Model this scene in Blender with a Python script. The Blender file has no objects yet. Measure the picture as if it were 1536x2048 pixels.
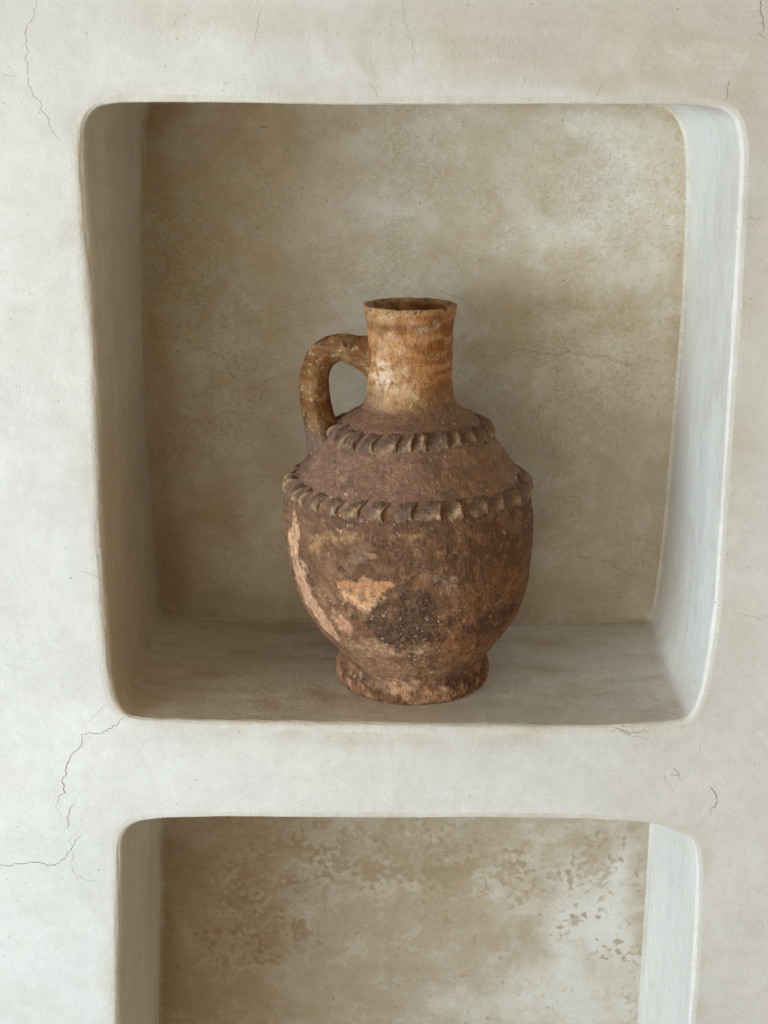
import bpy, bmesh, math, random
import numpy as np
from mathutils import Vector
from mathutils.geometry import delaunay_2d_cdt

S = bpy.context.scene
COL = S.collection
rng = np.random.default_rng(7)
random.seed(7)

# ------------------------------------------------------------------ camera
F = 2800.0; PITCH = math.radians(17.0); YAW = math.radians(1.08); DIST = 1.43; EYE = 0.69
CAM = np.array([0.0, -DIST, EYE])
fw = np.array([-math.sin(YAW) * math.cos(PITCH), math.cos(YAW) * math.cos(PITCH), -math.sin(PITCH)])
rt = np.array([math.cos(YAW), math.sin(YAW), 0.0]); up = np.cross(rt, fw)

def at(x, y, Y):
    """where the sight line through a point of the photograph meets the vertical plane at depth Y"""
    d = fw + rt * (x - 768) / F - up * (y - 1024) / F
    return CAM + d * ((Y - CAM[1]) / d[1])

cam_d = bpy.data.cameras.new('camera'); cam = bpy.data.objects.new('camera', cam_d); COL.objects.link(cam)
cam.location = CAM; cam.rotation_euler = (math.radians(90) - PITCH, 0, YAW)
cam_d.sensor_fit = 'VERTICAL'; cam_d.sensor_height = 36; cam_d.lens = 36 * F / 2048
cam_d.clip_start = 0.05; cam_d.clip_end = 50
cam_d.dof.use_dof = True; cam_d.dof.focus_distance = 1.58; cam_d.dof.aperture_fstop = 13
S.camera = cam

# ------------------------------------------------------------------ noise
_p = rng.permutation(256); _p = np.concatenate([_p, _p, _p])
_g = rng.normal(size=(256, 3)); _g /= np.linalg.norm(_g, axis=1)[:, None]
_g = _g.astype(np.float32)

def perlin(P):
    P = np.asarray(P, dtype=np.float32)
    i = np.floor(P).astype(np.int64); f = P - i; i &= 255
    u = f * f * f * (f * (f * 6 - 15) + 10)
    out = np.zeros(len(P), np.float32)
    for dx in (0, 1):
        wx = u[:, 0] if dx else 1 - u[:, 0]
        for dy in (0, 1):
            wy = wx * (u[:, 1] if dy else 1 - u[:, 1])
            for dz in (0, 1):
                w = wy * (u[:, 2] if dz else 1 - u[:, 2])
                h = _p[_p[_p[i[:, 0] + dx] + i[:, 1] + dy] + i[:, 2] + dz]
                g = _g[h]
                out += w * (g[:, 0] * (f[:, 0] - dx) + g[:, 1] * (f[:, 1] - dy) + g[:, 2] * (f[:, 2] - dz))
    return out * 1.5

def fbm(P, freq, octv=4, gain=0.5, off=0.0):
    P = np.asarray(P) * freq + off + 100.0
    a, s, t = 1.0, 0.0, 0.0
    for _ in range(octv):
        s = s + a * perlin(P); t += a; a *= gain; P = P * 2.03 + 17.3
    return s / t * 1.6

def sstep(a, b, x):
    t = np.clip((x - a) / (b - a), 0, 1); return t * t * (3 - 2 * t)

def mix(a, b, m):
    return a + (np.asarray(b) - a) * m[:, None]

# ------------------------------------------------------------------ object helpers
def tag(o, label=None, cat=None, group=None, kind=None):
    for k, v in (('label', label), ('category', cat), ('group', group), ('kind', kind)):
        if v: o[k] = v
    return o

def link(o, parent=None):
    COL.objects.link(o)
    if parent: o.parent = parent
    return o

def empty(name, loc):
    o = bpy.data.objects.new(name, None); o.location = loc; o.empty_display_size = .05
    return link(o)

def mesh_obj(name, V, quads, mat, parent=None, smooth=True):
    me = bpy.data.meshes.new(name)
    V = np.asarray(V, np.float32)
    if isinstance(quads, np.ndarray):
        n, k = quads.shape
        me.vertices.add(len(V)); me.vertices.foreach_set('co', V.ravel())
        me.loops.add(n * k); me.loops.foreach_set('vertex_index', quads.astype(np.int32).ravel())
        me.polygons.add(n); me.polygons.foreach_set('loop_start', np.arange(0, n * k, k, dtype=np.int32))
        me.update(calc_edges=True)
    else:
        me.from_pydata([tuple(v) for v in V], [], quads)
    me.validate()
    me.polygons.foreach_set('use_smooth', np.full(len(me.polygons), smooth, dtype=bool))
    me.materials.append(mat)
    return link(bpy.data.objects.new(name, me), parent)

def fattr(o, name, val):
    a = o.data.attributes.new(name, 'FLOAT', 'POINT')
    a.data.foreach_set('value', np.asarray(val, np.float32))

def cattr(o, name, rgb):
    a = o.data.attributes.new(name, 'FLOAT_COLOR', 'POINT')
    c = np.ones((len(rgb), 4), np.float32); c[:, :3] = rgb
    a.data.foreach_set('color', c.ravel())

def gridq(nr, nc, closed):
    """quads of nr rows by nc columns, columns wrapping when closed"""
    r = np.arange(nr - 1)[:, None]; c = np.arange(nc if closed else nc - 1)[None, :]
    c2 = (c + 1) % nc
    return np.stack([r * nc + c, r * nc + c2, (r + 1) * nc + c2, (r + 1) * nc + c], -1).reshape(-1, 4)

# ------------------------------------------------------------------ materials
class NT:
    def __init__(self, name):
        self.m = bpy.data.materials.new(name); self.m.use_nodes = True
        self.t = self.m.node_tree; self.b = self.t.nodes['Principled BSDF']
        tc = self.t.nodes.new('ShaderNodeTexCoord'); self.co = tc.outputs['Object']
    def n(self, kind, **kw):
        nd = self.t.nodes.new(kind)
        for k, v in kw.items(): setattr(nd, k, v)
        return nd
    def put(self, sock, v):
        if isinstance(v, bpy.types.NodeSocket): self.t.links.new(v, sock)
        elif hasattr(sock.default_value, '__len__') and isinstance(v, (tuple, list)):
            sock.default_value = tuple(v) + ((1.0,) if len(v) == 3 and len(sock.default_value) == 4 else ())
        else: sock.default_value = v
    def mapping(self, scale, loc=(0, 0, 0)):
        nd = self.n('ShaderNodeMapping'); self.put(nd.inputs['Vector'], self.co)
        nd.inputs['Scale'].default_value = scale; nd.inputs['Location'].default_value = loc
        return nd.outputs[0]
    def noise(self, scale, detail=4, rough=.55, dist=0, vec=None):
        nd = self.n('ShaderNodeTexNoise'); self.put(nd.inputs['Vector'], vec or self.co)
        nd.inputs['Scale'].default_value = scale; nd.inputs['Detail'].default_value = detail
        nd.inputs['Roughness'].default_value = rough; nd.inputs['Distortion'].default_value = dist
        return nd.outputs['Fac']
    def vor(self, scale, vec, feature='DISTANCE_TO_EDGE'):
        nd = self.n('ShaderNodeTexVoronoi', feature=feature); self.put(nd.inputs['Vector'], vec)
        nd.inputs['Scale'].default_value = scale
        return nd.outputs['Distance']
    def warp(self, scale, amt):
        nd = self.n('ShaderNodeTexNoise'); self.put(nd.inputs['Vector'], self.co)
        nd.inputs['Scale'].default_value = scale; nd.inputs['Detail'].default_value = 3
        a = self.n('ShaderNodeVectorMath', operation='SCALE'); self.put(a.inputs[0], nd.outputs['Color']); a.inputs['Scale'].default_value = amt
        b = self.n('ShaderNodeVectorMath', operation='ADD'); self.put(b.inputs[0], self.co); self.put(b.inputs[1], a.outputs[0])
        return b.outputs[0]
    def ramp(self, v, a, b, lo=0.0, hi=1.0):
        nd = self.n('ShaderNodeMapRange', interpolation_type='SMOOTHSTEP'); self.put(nd.inputs['Value'], v)
        for k, x in (('From Min', a), ('From Max', b), ('To Min', lo), ('To Max', hi)): self.put(nd.inputs[k], x)
        return nd.outputs[0]
    def math(self, op, a, b=0.0, c=0.0):
        nd = self.n('ShaderNodeMath', operation=op)
        self.put(nd.inputs[0], a); self.put(nd.inputs[1], b); self.put(nd.inputs[2], c)
        return nd.outputs[0]
    def mix(self, fac, a, b, blend='MIX'):
        nd = self.n('ShaderNodeMix', data_type='RGBA', blend_type=blend)
        self.put(nd.inputs['Factor'], fac); self.put(nd.inputs['A'] if False else nd.inputs[6], a); self.put(nd.inputs[7], b)
        return nd.outputs[2]
    def attr(self, name, color=False):
        nd = self.n('ShaderNodeAttribute', attribute_name=name)
        return nd.outputs['Color'] if color else nd.outputs['Fac']
    def bump(self, h, strength, dist, prev=None):
        nd = self.n('ShaderNodeBump'); self.put(nd.inputs['Height'], h)
        self.put(nd.inputs['Strength'], strength); nd.inputs['Distance'].default_value = dist
        if prev: self.put(nd.inputs['Normal'], prev)
        return nd.outputs[0]

def plaster(name, base, pale, tan, streak, tan_bias=0.0, spots=False, grain=1.0, rough=.62, craze=.16, vary=.14, sbump=1.0, worm=0.0, bloom=(1.1, .75)):
    """hand trowelled lime plaster; the 'pale' and 'tan' attributes carry the stains of this wall"""
    k = NT(name)
    big = k.noise(3.1, 5, .55, .3); mid = k.noise(11, 6, .6, .6); fine = k.noise(70, 5, .65); grit = k.noise(420, 3, .6)
    st = k.noise(1.0, 5, .6, .25, k.mapping(streak)); st2 = k.noise(1.0, 4, .6, .1, k.mapping(tuple(s * 3.7 for s in streak), (3, 1, 2)))
    A_t, A_p = k.attr('tan'), k.attr('pale')
    # tan wash
    t = k.math('ADD', A_t, k.math('MULTIPLY_ADD', mid, .9, -.45 + tan_bias))
    t = k.math('ADD', t, k.math('MULTIPLY_ADD', st, .5, -.25))
    c = k.mix(k.ramp(t, -.05, .95), base, tan)
    c = k.mix(k.ramp(k.noise(5.2, 4, .6, 0, k.mapping((1, 1, 1), (5, 2, 9))), .42, .72, 0, .22), c, (.60, .545, .53))
    # limewash that took unevenly: ragged patches a shade lighter or darker
    rag = k.noise(6.0, 9, .68, .35, k.mapping((1, 1, 1.25), (2, 5, 1)))
    c = k.mix(k.ramp(rag, .47, .56, 0, .34), c, tuple(x * .86 + y * .02 for x, y in zip(base, tan)))
    c = k.mix(k.ramp(rag, .47, .38, 0, .30), c, pale)
    if worm:
        rag2 = k.noise(19, 9, .72, .3, k.mapping((1, 1, 1.2), (6, 1, 3)))
        c = k.mix(k.ramp(rag2, .50, .545, 0, .22), c, tan)
        c = k.mix(k.ramp(rag2, .46, .41, 0, .22), c, pale)
    # pale lime blooms and painted light, with a mottled, broken edge
    p = k.math('ADD', A_p, k.math('MULTIPLY_ADD', mid, .9, -.45))
    p = k.math('ADD', p, k.math('MULTIPLY_ADD', k.noise(46, 7, .72, .4), bloom[0], -bloom[0] / 2))
    c = k.mix(k.ramp(p, .12, .80, 0, bloom[1]), c, pale)
    if worm:
        wn = k.math('ABSOLUTE', k.math('SUBTRACT', k.noise(52, 3, .55, 1.3), .5))
        wl = k.math('MULTIPLY', k.ramp(wn, .0, .035, 1, 0), k.ramp(k.noise(7.5, 3, .5, 0, k.mapping((1, 1, 1), (3, 9, 4))), .42, .62))
        c = k.mix(k.math('MULTIPLY', wl, worm), c, tuple(x * .72 for x in tan))
        wn2 = k.math('ABSOLUTE', k.math('SUBTRACT', k.noise(74, 3, .55, 1.0, k.mapping((1, 1, 1), (7, 2, 4))), .5))
        wl2 = k.math('MULTIPLY', k.ramp(wn2, .0, .05, 1, 0), k.ramp(k.noise(6.2, 3, .5, 0, k.mapping((1, 1, 1), (8, 3, 1))), .46, .62))
        c = k.mix(k.math('MULTIPLY', wl2, worm), c, pale)
    # crackle, only in places
    w = k.warp(26, .035)
    e = k.vor(38, w); e2 = k.vor(95, k.warp(60, .012))
    where = k.ramp(k.noise(6.5, 3, .5, 0, k.mapping((1, 1, 1), (1, 7, 3))), .50, .66)
    cr = k.math('MULTIPLY', k.ramp(e, .0, .055, 1, 0), where)
    where2 = k.ramp(k.noise(8.5, 3, .5, 0, k.mapping((1, 1, 1), (9, 3, 1))), .52, .64)
    cr2 = k.math('MULTIPLY', k.ramp(e2, .0, .10, 1, 0), where2)
    crk = k.math('MAXIMUM', cr, cr2)
    c = k.mix(k.math('MULTIPLY', crk, craze), c, tuple(x * .55 for x in tan))
    if spots:
        A_s = k.attr('spot')
        sp = k.noise(100, 1, .45, .15); sp2 = k.noise(30, 2, .5, .4, k.mapping((1, 1, 1), (4, 4, 8)))
        sv = k.math('ADD', k.math('ADD', sp, k.math('MULTIPLY', sp2, .75)), k.math('MULTIPLY', A_s, .34))
        m = k.math('MULTIPLY', k.ramp(sv, 1.09, 1.21), k.ramp(k.noise(24, 3, .5, 0, k.mapping((1, 1, 1), (8, 1, 2))), .38, .62, .30, .72))
        c = k.mix(m, c, (.25, .18, .105))
        c = k.mix(k.math('MULTIPLY', k.ramp(sv, .98, 1.2), .30), c, (.44, .34, .22))
    # fine value variation
    v = k.math('MULTIPLY_ADD', fine, .20, .90)
    v = k.math('MULTIPLY', v, k.math('MULTIPLY_ADD', grit, .16, .92))
    v = k.math('MULTIPLY', v, k.math('MULTIPLY_ADD', st2, vary, 1 - vary / 2))
    v = k.math('MULTIPLY', v, k.math('MULTIPLY_ADD', big, .24, .88))
    cc = k.n('ShaderNodeCombineColor'); [k.put(cc.inputs[i], v) for i in range(3)]
    c = k.mix(1.0, c, cc.outputs[0], 'MULTIPLY')
    # dark pinholes
    pin = k.ramp(k.noise(230, 1, .4), .745, .775)
    c = k.mix(k.math('MULTIPLY', pin, .45), c, (.16, .10, .055))
    k.put(k.b.inputs['Base Color'], c)
    k.put(k.b.inputs['Roughness'], k.ramp(mid, .3, .7, rough - .08, rough + .12))
    k.put(k.b.inputs['Specular IOR Level'], .28)
    h = k.math('MULTIPLY', k.noise(7, 3, .5, .4), 7.0)
    h = k.math('MULTIPLY_ADD', st2, sbump, h)
    h = k.math('MULTIPLY_ADD', k.noise(150, 4, .7), .50 * grain, h)
    h = k.math('MULTIPLY_ADD', k.noise(520, 2, .6), .32 * grain, h)
    nb = k.bump(h, 1.0, .0009)
    k.put(k.b.inputs['Normal'], nb)
    return k.m

M_face = plaster('lime_plaster_face', (.70, .685, .645), (.75, .745, .725), (.53, .465, .36), (1.6, 3, 24), craze=.06, vary=.05, sbump=.0)
M_side = plaster('lime_plaster_reveal', (.68, .65, .585), (.79, .785, .76), (.50, .42, .30), (24, 24, 1.2), rough=.52, grain=1.5, craze=.03, vary=.20, sbump=.35)
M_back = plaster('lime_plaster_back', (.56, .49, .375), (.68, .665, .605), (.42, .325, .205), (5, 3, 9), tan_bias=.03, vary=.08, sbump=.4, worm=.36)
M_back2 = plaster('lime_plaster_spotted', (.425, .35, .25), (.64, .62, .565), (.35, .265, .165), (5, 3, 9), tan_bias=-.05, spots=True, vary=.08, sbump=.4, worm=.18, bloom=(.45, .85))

def plain(name, c, rough=.9):
    k = NT(name); n = k.noise(300, 3)
    k.put(k.b.inputs['Base Color'], k.mix(n, tuple(x * .7 for x in c), tuple(min(1, x * 1.3) for x in c)))
    k.put(k.b.inputs['Roughness'], rough); k.put(k.b.inputs['Specular IOR Level'], .1)
    return k.m
M_crack = plain('hairline_crack', (.54, .48, .40))
M_crack_deep = plain('open_crack', (.24, .20, .155))
M_crack_back = plain('hairline_crack_warm', (.31, .225, .135))
M_lip = plain('chipped_plaster_lip', (.86, .85, .82))

# ------------------------------------------------------------------ the wall and its two niches
UF = [(196,1050),(186,700),(167,445),(160,338),(161,263),(170,231),(189,210),(234,202),(355,201),(700,206),(1150,205),(1365,206),
      (1419,210),(1445,214),(1470,231),(1480,257),(1486,298),(1484,365),(1471,607),(1443,1050),(1433,1207),(1422,1294),(1408,1374),
      (1394,1416),(1379,1442),(1363,1446),(1331,1451),(1174,1456),(1000,1456),(638,1451),(378,1446),(296,1442),(257,1437),(238,1421),
      (226,1395),(215,1343),(202,1180)]
UB = [(308,1050),(286,700),(284,445),(285,338),(286,262),(288,225),(292,205),(315,200),(420,198),(720,198),(1120,198),(1290,198),
      (1325,203),(1340,212),(1358,230),(1372,257),(1379,300),(1380,365),(1372,607),(1335,1050),(1324,1140),(1319,1180),(1315,1205),
      (1311,1225),(1303,1240),(1288,1242),(1260,1243),(1140,1249),(1000,1246),(690,1246),(450,1243),(370,1237),(338,1233),(328,1226),
      (325,1212),(321,1170),(314,1110)]
LF = [(232,2300),(232,2048),(232,1900),(235,1750),(238,1680),(250,1655),(275,1641),(325,1635),(450,1632),(768,1635),(968,1634),
      (1168,1637),(1268,1642),(1318,1648),(1358,1662),(1383,1677),(1393,1700),(1397,1750),(1393,1850),(1388,1950),(1380,2048),
      (1365,2300),(1355,2700),(1335,2730),(260,2730),(240,2700)]
LB = [(318,2160),(320,1960),(322,1800),(324,1600),(325,1480),(327,1455),(337,1440),(375,1433),(480,1431),(768,1431),(968,1431),
      (1140,1432),(1225,1434),(1265,1437),(1290,1443),(1308,1455),(1314,1480),(1312,1530),(1308,1620),(1302,1720),(1298,1790),
      (1284,2000),(1270,2380),(1255,2405),(345,2405),(325,2380)]
UD, LD = 0.31, 0.27

def resample(fp, bp, step=.003, sig=1.8):
    """both outlines walked together so that point i of one belongs to point i of the other"""
    f, b = [], []
    n = len(fp)
    for i in range(n):
        a, c = fp[i], fp[(i + 1) % n]; m = max(2, int(np.hypot(*(c - a)) / step))
        t = np.arange(m)[:, None] / m
        f.append(a + (c - a) * t); b.append(bp[i] + (bp[(i + 1) % n] - bp[i]) * t)
    f, b = np.concatenate(f), np.concatenate(b)
    k = np.exp(-.5 * (np.arange(-14, 15) / sig) ** 2); k /= k.sum()
    sm = lambda a: np.stack([np.convolve(np.r_[a[-14:, j], a[:, j], a[:14, j]], k, 'valid') for j in range(2)], 1)
    return sm(f), sm(b)

def outn(p):
    d = np.roll(p, -1, 0) - np.roll(p, 1, 0); d /= np.linalg.norm(d, axis=1)[:, None]
    n = np.stack([-d[:, 1], d[:, 0]], 1)        # clockwise outline, so left of travel points outward
    for _ in range(6): n = (np.roll(n, 1, 0) + n + np.roll(n, -1, 0)) / 3
    return n / np.linalg.norm(n, axis=1)[:, None]

def soft_blobs(P, blobs):
    """soft-edged stains and painted light; each blob is (x, z, half width, half height, strength)"""
    s = np.zeros(len(P), np.float32)
    for x, z, a, b, w in blobs:
        s += w * np.exp(-(((P[:, 0] - x) / a) ** 2 + ((P[:, -1] - z) / b) ** 2))
    return s

def blobs_at(L, Y):
    out = []
    for x, y, a, b, w in L:
        c = at(x, y, Y); e = at(x + a, y, Y); g = at(x, y + b, Y)
        out.append((c[0], c[2], abs(e[0] - c[0]), abs(g[2] - c[2]), w))
    return out

def fillet_radius(front, r_left, r_right, r_top, r_bot):
    n = outn(front)
    return (r_left * np.clip(-n[:, 0], 0, 1) ** 2 + r_right * np.clip(n[:, 0], 0, 1) ** 2
            + r_top * np.clip(n[:, 1], 0, 1) ** 2 + r_bot * np.clip(-n[:, 1], 0, 1) ** 2)

def build_niche(FP, BP, depth, radii, mback, parent, pale, tan, spot=None):
    fp = np.array([at(x, y, 0)[[0, 2]] for x, y in FP]); bp = np.array([at(x, y, depth)[[0, 2]] for x, y in BP])
    f, b = resample(fp, bp)
    nf, nb = outn(f), outn(b)
    R = fillet_radius(f, *radii)[:, None]
    F3 = np.c_[f[:, 0], np.zeros(len(f)), f[:, 1]]
    R = R * (1 + .45 * fbm(F3, 8, 2) + .18 * fbm(F3, 30, 2))[:, None].clip(.45, 1.8)
    rings = []
    edge = f + nf * (R * .55 + .004)
    rings.append(np.c_[edge[:, 0], np.zeros(len(f)), edge[:, 1]])
    for k in range(0, 13):
        a = math.pi / 2 * k / 12
        off = R * (1 - math.sin(a)) - R * .45
        p = f + nf * off
        dn = math.sin(2 * a) * (.0004 * fbm(F3 + .01 * k, 45, 2) + .0006 * fbm(F3 + .01 * k, 16, 2))
        p = p + nf * dn[:, None]
        rings.append(np.c_[p[:, 0], (R * (1 - math.cos(a)))[:, 0] + np.abs(dn) * .6, p[:, 1]])
    inner = f - nf * (R * .45)
    y0 = R[:, 0]; ri = .005; y1 = depth - ri
    for k in range(1, 31):
        t = k / 30
        p = inner + (b - inner) * t
        y = y0 + (y1 - y0) * t
        P3 = np.c_[p[:, 0], y, p[:, 1]]
        w = fbm(P3, 7.0, 3) * .0016 * math.sin(math.pi * t) + fbm(P3 * np.array([1, .4, .4]), 30.0, 2) * .0004 * math.sin(math.pi * t)
        nn = nf + (nb - nf) * t
        P3[:, 0] += nn[:, 0] * w; P3[:, 2] += nn[:, 1] * w
        rings.append(P3)
    for k in range(1, 7):
        a = math.pi / 2 * k / 6
        p = b - nb * (ri * (1 - math.cos(a)))
        rings.append(np.c_[p[:, 0], np.full(len(b), y1 + ri * math.sin(a)), p[:, 1]])
    nr, nc = len(rings), len(f)
    V = np.concatenate(rings)
    q = gridq(nr, nc, True)
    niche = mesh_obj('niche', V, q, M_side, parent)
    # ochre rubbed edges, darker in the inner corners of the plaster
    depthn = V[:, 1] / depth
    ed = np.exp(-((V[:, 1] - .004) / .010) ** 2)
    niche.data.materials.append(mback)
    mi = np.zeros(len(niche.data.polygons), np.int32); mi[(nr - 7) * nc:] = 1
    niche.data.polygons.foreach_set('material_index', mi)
    fattr(niche, 'tan', .42 * ed * (.4 + .9 * fbm(V, 6, 3)) + .25 * sstep(.9, 1.0, depthn) * (.6 + fbm(V, 12, 3)) + (.22 * np.clip(-np.tile(nf[:, 1], nr), 0, 1) + .32 * np.clip(-np.tile(nf[:, 0], nr), 0, 1)) * sstep(.03, .12, depthn)  # left wall's shade painted in as tan; floor also a little darker
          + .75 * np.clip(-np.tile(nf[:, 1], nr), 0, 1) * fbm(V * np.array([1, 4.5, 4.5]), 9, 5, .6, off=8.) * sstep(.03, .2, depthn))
    fattr(niche, 'pale', .25 * fbm(V, 5, 3) + .62 * np.clip(np.tile(nf[:, 0], nr), 0, 1))  # right wall paler: the light it catches is painted in
    # back panel: the last ring drawn in towards the middle
    last = rings[-1]; c = np.array([last[:, 0].mean(), depth, (last[:, 2].max() + last[:, 2].min()) / 2])
    m = 110
    pan = [last] + [c + (last - c) * (1 - i / m) for i in range(1, m)]
    VB = np.concatenate(pan)
    fade = np.repeat(np.minimum(1, np.arange(m) / 4.0), nc)
    VB[:, 1] += fade * fbm(VB, 9, 3) * .0010
    q = gridq(m, nc, True)
    V2 = np.concatenate([VB, [c]])
    tri = [[(m - 1) * nc + i, (m - 1) * nc + (i + 1) % nc, m * nc] for i in range(nc)]
    quads = q.tolist() + tri
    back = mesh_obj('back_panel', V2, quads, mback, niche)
    warp = np.c_[fbm(V2, 14, 4), fbm(V2, 14, 4, off=31), fbm(V2, 14, 4, off=57)] * .018
    W = V2 + warp
    # stain along the edges of the panel
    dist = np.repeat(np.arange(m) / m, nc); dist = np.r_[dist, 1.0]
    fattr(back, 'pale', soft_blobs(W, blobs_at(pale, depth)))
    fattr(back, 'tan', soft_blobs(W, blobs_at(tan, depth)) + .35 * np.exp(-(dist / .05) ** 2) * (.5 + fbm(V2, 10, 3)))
    if spot is not None: fattr(back, 'spot', soft_blobs(W, blobs_at(spot, depth)))
    return niche, back, np.c_[edge[:, 0], edge[:, 1]], f, R

def ribbon(pts, w, y, wob=.0012, lvl=3, lift=.00035, lip=None, seed=0):
    rng = np.random.default_rng(seed)
    """one thin crack: a line broken up at random, tapering to nothing at both ends"""
    p = np.array(pts, float)
    for l in range(lvl):
        mid = (p[1:] + p[:-1]) / 2
        d = p[1:] - p[:-1]; nrm = np.stack([-d[:, 1], d[:, 0]], 1)
        mid = mid + nrm * rng.normal(0, .13, (len(mid), 1))
        q = np.empty((len(p) + len(mid), 2)); q[0::2] = p; q[1::2] = mid; p = q
    d = np.gradient(p, axis=0); n = np.stack([-d[:, 1], d[:, 0]], 1); n /= np.linalg.norm(n, axis=1)[:, None] + 1e-9
    t = np.linspace(0, 1, len(p))
    ww = .72 * w * (np.minimum(1, np.minimum(t, 1 - t) * 6) * .85 + .15) * rng.uniform(.45, 1.25, len(p))
    if lip is not None:                                   # the plaster stands a little proud on the lower right of an open crack
        p = p + np.array([.55, -.45]) * w * .75 * sstep(-.2, .5, np.convolve(rng.normal(0, 1, len(p)), np.ones(9) / 4, 'same'))[:, None]
        ww = ww * lip
    a = p + n * ww[:, None] / 2; b = p - n * ww[:, None] / 2
    V = np.concatenate([np.c_[a[:, 0], np.full(len(p), y - lift), a[:, 1]], np.c_[b[:, 0], np.full(len(p), y - lift), b[:, 1]]])
    k = len(p); q = [[i, i + 1, k + i + 1, k + i] for i in range(k - 1)]
    return V, q

def add_cracks(o, cracks, Y, mats):
    """lay the cracks into the mesh of the surface they run through"""
    bm = bmesh.new(); bm.from_mesh(o.data)
    base = len(o.data.materials)
    for m in mats: o.data.materials.append(m)
    for L, w, mi in cracks:
        pts = [at(x, y, Y)[[0, 2]] for x, y in L]
        sd = int(abs(L[0][0]) * 7 + abs(L[0][1]))
        runs = [(ribbon(pts, w, Y, lift=.0013 if Y > 0 else .0004, seed=sd), mi)]
        if mi == 1: runs.append((ribbon(pts, w, Y, lift=.0003, lip=1.0, seed=sd), 2))
        for (V, q), m_ in runs:
            vs = [bm.verts.new(v) for v in V]
            for f in q:
                fc = bm.faces.new([vs[i] for i in f]); fc.material_index = base + m_; fc.smooth = True
    bm.to_mesh(o.data); bm.free()

wall = empty('plaster_wall', (0, 0, -1.0))
tag(wall, 'cream lime plaster wall with two recessed niches and hairline cracks', 'wall')
WZ = 1.0
def under(o): o.location.z += WZ       # the wall's base lies one metre below the shelf of the niche

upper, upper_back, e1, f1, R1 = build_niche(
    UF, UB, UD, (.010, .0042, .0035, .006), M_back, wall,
    pale=[(1090,430,85,60,.62),(1150,470,60,40,.45),(1010,470,60,45,.4),(1060,530,70,30,.3),(480,600,60,70,.42),(440,700,80,60,.5),(390,760,50,60,.32),
          (690,420,70,50,.33),(780,400,60,45,.36),(990,780,90,60,.42),(1230,400,70,120,.36),(930,250,80,40,.3),(1180,250,90,40,.36),(600,560,100,70,.2),
          (1250,560,90,30,.3),(1000,1050,120,140,.22),(1180,920,90,100,.18),(1130,330,80,40,.2),(1320,450,40,200,.2)],
    tan=[(330,400,45,170,.50),(420,440,35,130,.34),(430,260,170,45,.25),(600,260,200,40,.2),(780,320,190,35,.36),(920,350,120,40,.3),(1150,620,170,45,.40),
         (960,690,120,35,.36),(1250,720,110,110,.22),(380,560,90,80,.28),(1350,235,25,45,.8),(1150,212,250,18,.55),(1280,1080,60,90,.32),(350,1130,25,70,.4),
         (1150,1190,160,40,.3),(420,1000,100,120,.25),(560,960,60,120,.2),(1345,620,16,300,.3),(330,900,25,300,.25)])
lower, lower_back, e2, f2, R2 = build_niche(
    LF, LB, LD, (.009, .0042, .0035, .006), M_back2, wall,
    pale=[(1240,1970,200,150,.6),(1020,2010,150,80,.4),(1150,1800,110,90,.45),(1280,1700,60,120,.3),(900,1660,60,25,.3),(700,1980,250,70,.2),(1200,1850,60,40,.4),(1240,1740,20,80,.3),(480,1700,70,40,.2)],  # right side paler, the stronger light there painted into the plaster
    tan=[(335,1840,20,120,.55),(340,1660,25,60,.35),(820,1740,200,80,.35),(1200,1700,80,60,.35),(640,1750,120,80,.25),(1275,1700,28,120,.5),(1270,1960,24,200,.42),(780,2020,300,40,.12)],
    spot=[(840,1700,130,55,.62),(700,1690,150,50,.45),(540,1730,70,40,.62),(560,1700,50,20,.45),(680,1750,90,45,.5),(900,1755,130,30,.58),(960,1790,110,40,.42),(430,1765,30,14,.75),(520,1800,120,90,.42),(600,1860,140,60,.36),
          (470,1800,100,60,.36),(340,1830,14,60,.75),(420,1935,60,18,.62),(470,1910,70,40,.38),(1010,1740,90,26,.5),(900,1860,90,50,.34),(1100,1850,80,30,.30),
          (1200,1885,60,24,.40),(1215,1910,30,40,.34),(1180,1750,70,60,.34),(1215,1740,40,40,.42),(1270,1900,18,60,.35),(540,1870,60,50,.3),(820,1650,330,26,.30),(1130,1720,100,60,.3),(560,1640,120,20,.36)])

# the wall face: one sheet with the two openings cut out
def poly_in(P, poly):
    x, y = P[:, 0], P[:, 1]; ins = np.zeros(len(P), bool); j = len(poly) - 1
    for i in range(len(poly)):
        xi, yi = poly[i]; xj, yj = poly[j]
        if yi != yj:
            c = ((yi > y) != (yj > y)) & (x < (xj - xi) * (y - yi) / (yj - yi) + xi); ins ^= c
        j = i
    return ins

gx, gz = np.meshgrid(np.arange(-.52, .5201, .009), np.arange(-.62, .88, .009))
G = np.c_[gx.ravel(), gz.ravel()] + rng.uniform(-.002, .002, (gx.size, 2))
cx_, cz_ = np.meshgrid(np.arange(-1.5, 1.51, .1), np.arange(-.98, 1.61, .1))
Cg = np.c_[cx_.ravel(), cz_.ravel()]
Cg = Cg[(np.abs(Cg[:, 0]) > .58) | (Cg[:, 1] > .93) | (Cg[:, 1] < -.68)]
G = np.concatenate([G, Cg])
def dmin(P, e):
    d = np.full(len(P), 9.0)
    for i in range(0, len(e), 2): d = np.minimum(d, np.hypot(P[:, 0] - e[i, 0], P[:, 1] - e[i, 1]))
    return d
keep = (~poly_in(G, e1)) & (~poly_in(G, e2)) & (dmin(G, e1) > .0025) & (dmin(G, e2) > .0025)
G = G[keep]
OUT = np.array([(-1.6, -1.0), (1.6, -1.0), (1.6, 1.7), (-1.6, 1.7)])
allp = np.concatenate([OUT, e1, e2, G])
n0 = 4; n1 = n0 + len(e1); n2 = n1 + len(e2)
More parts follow.
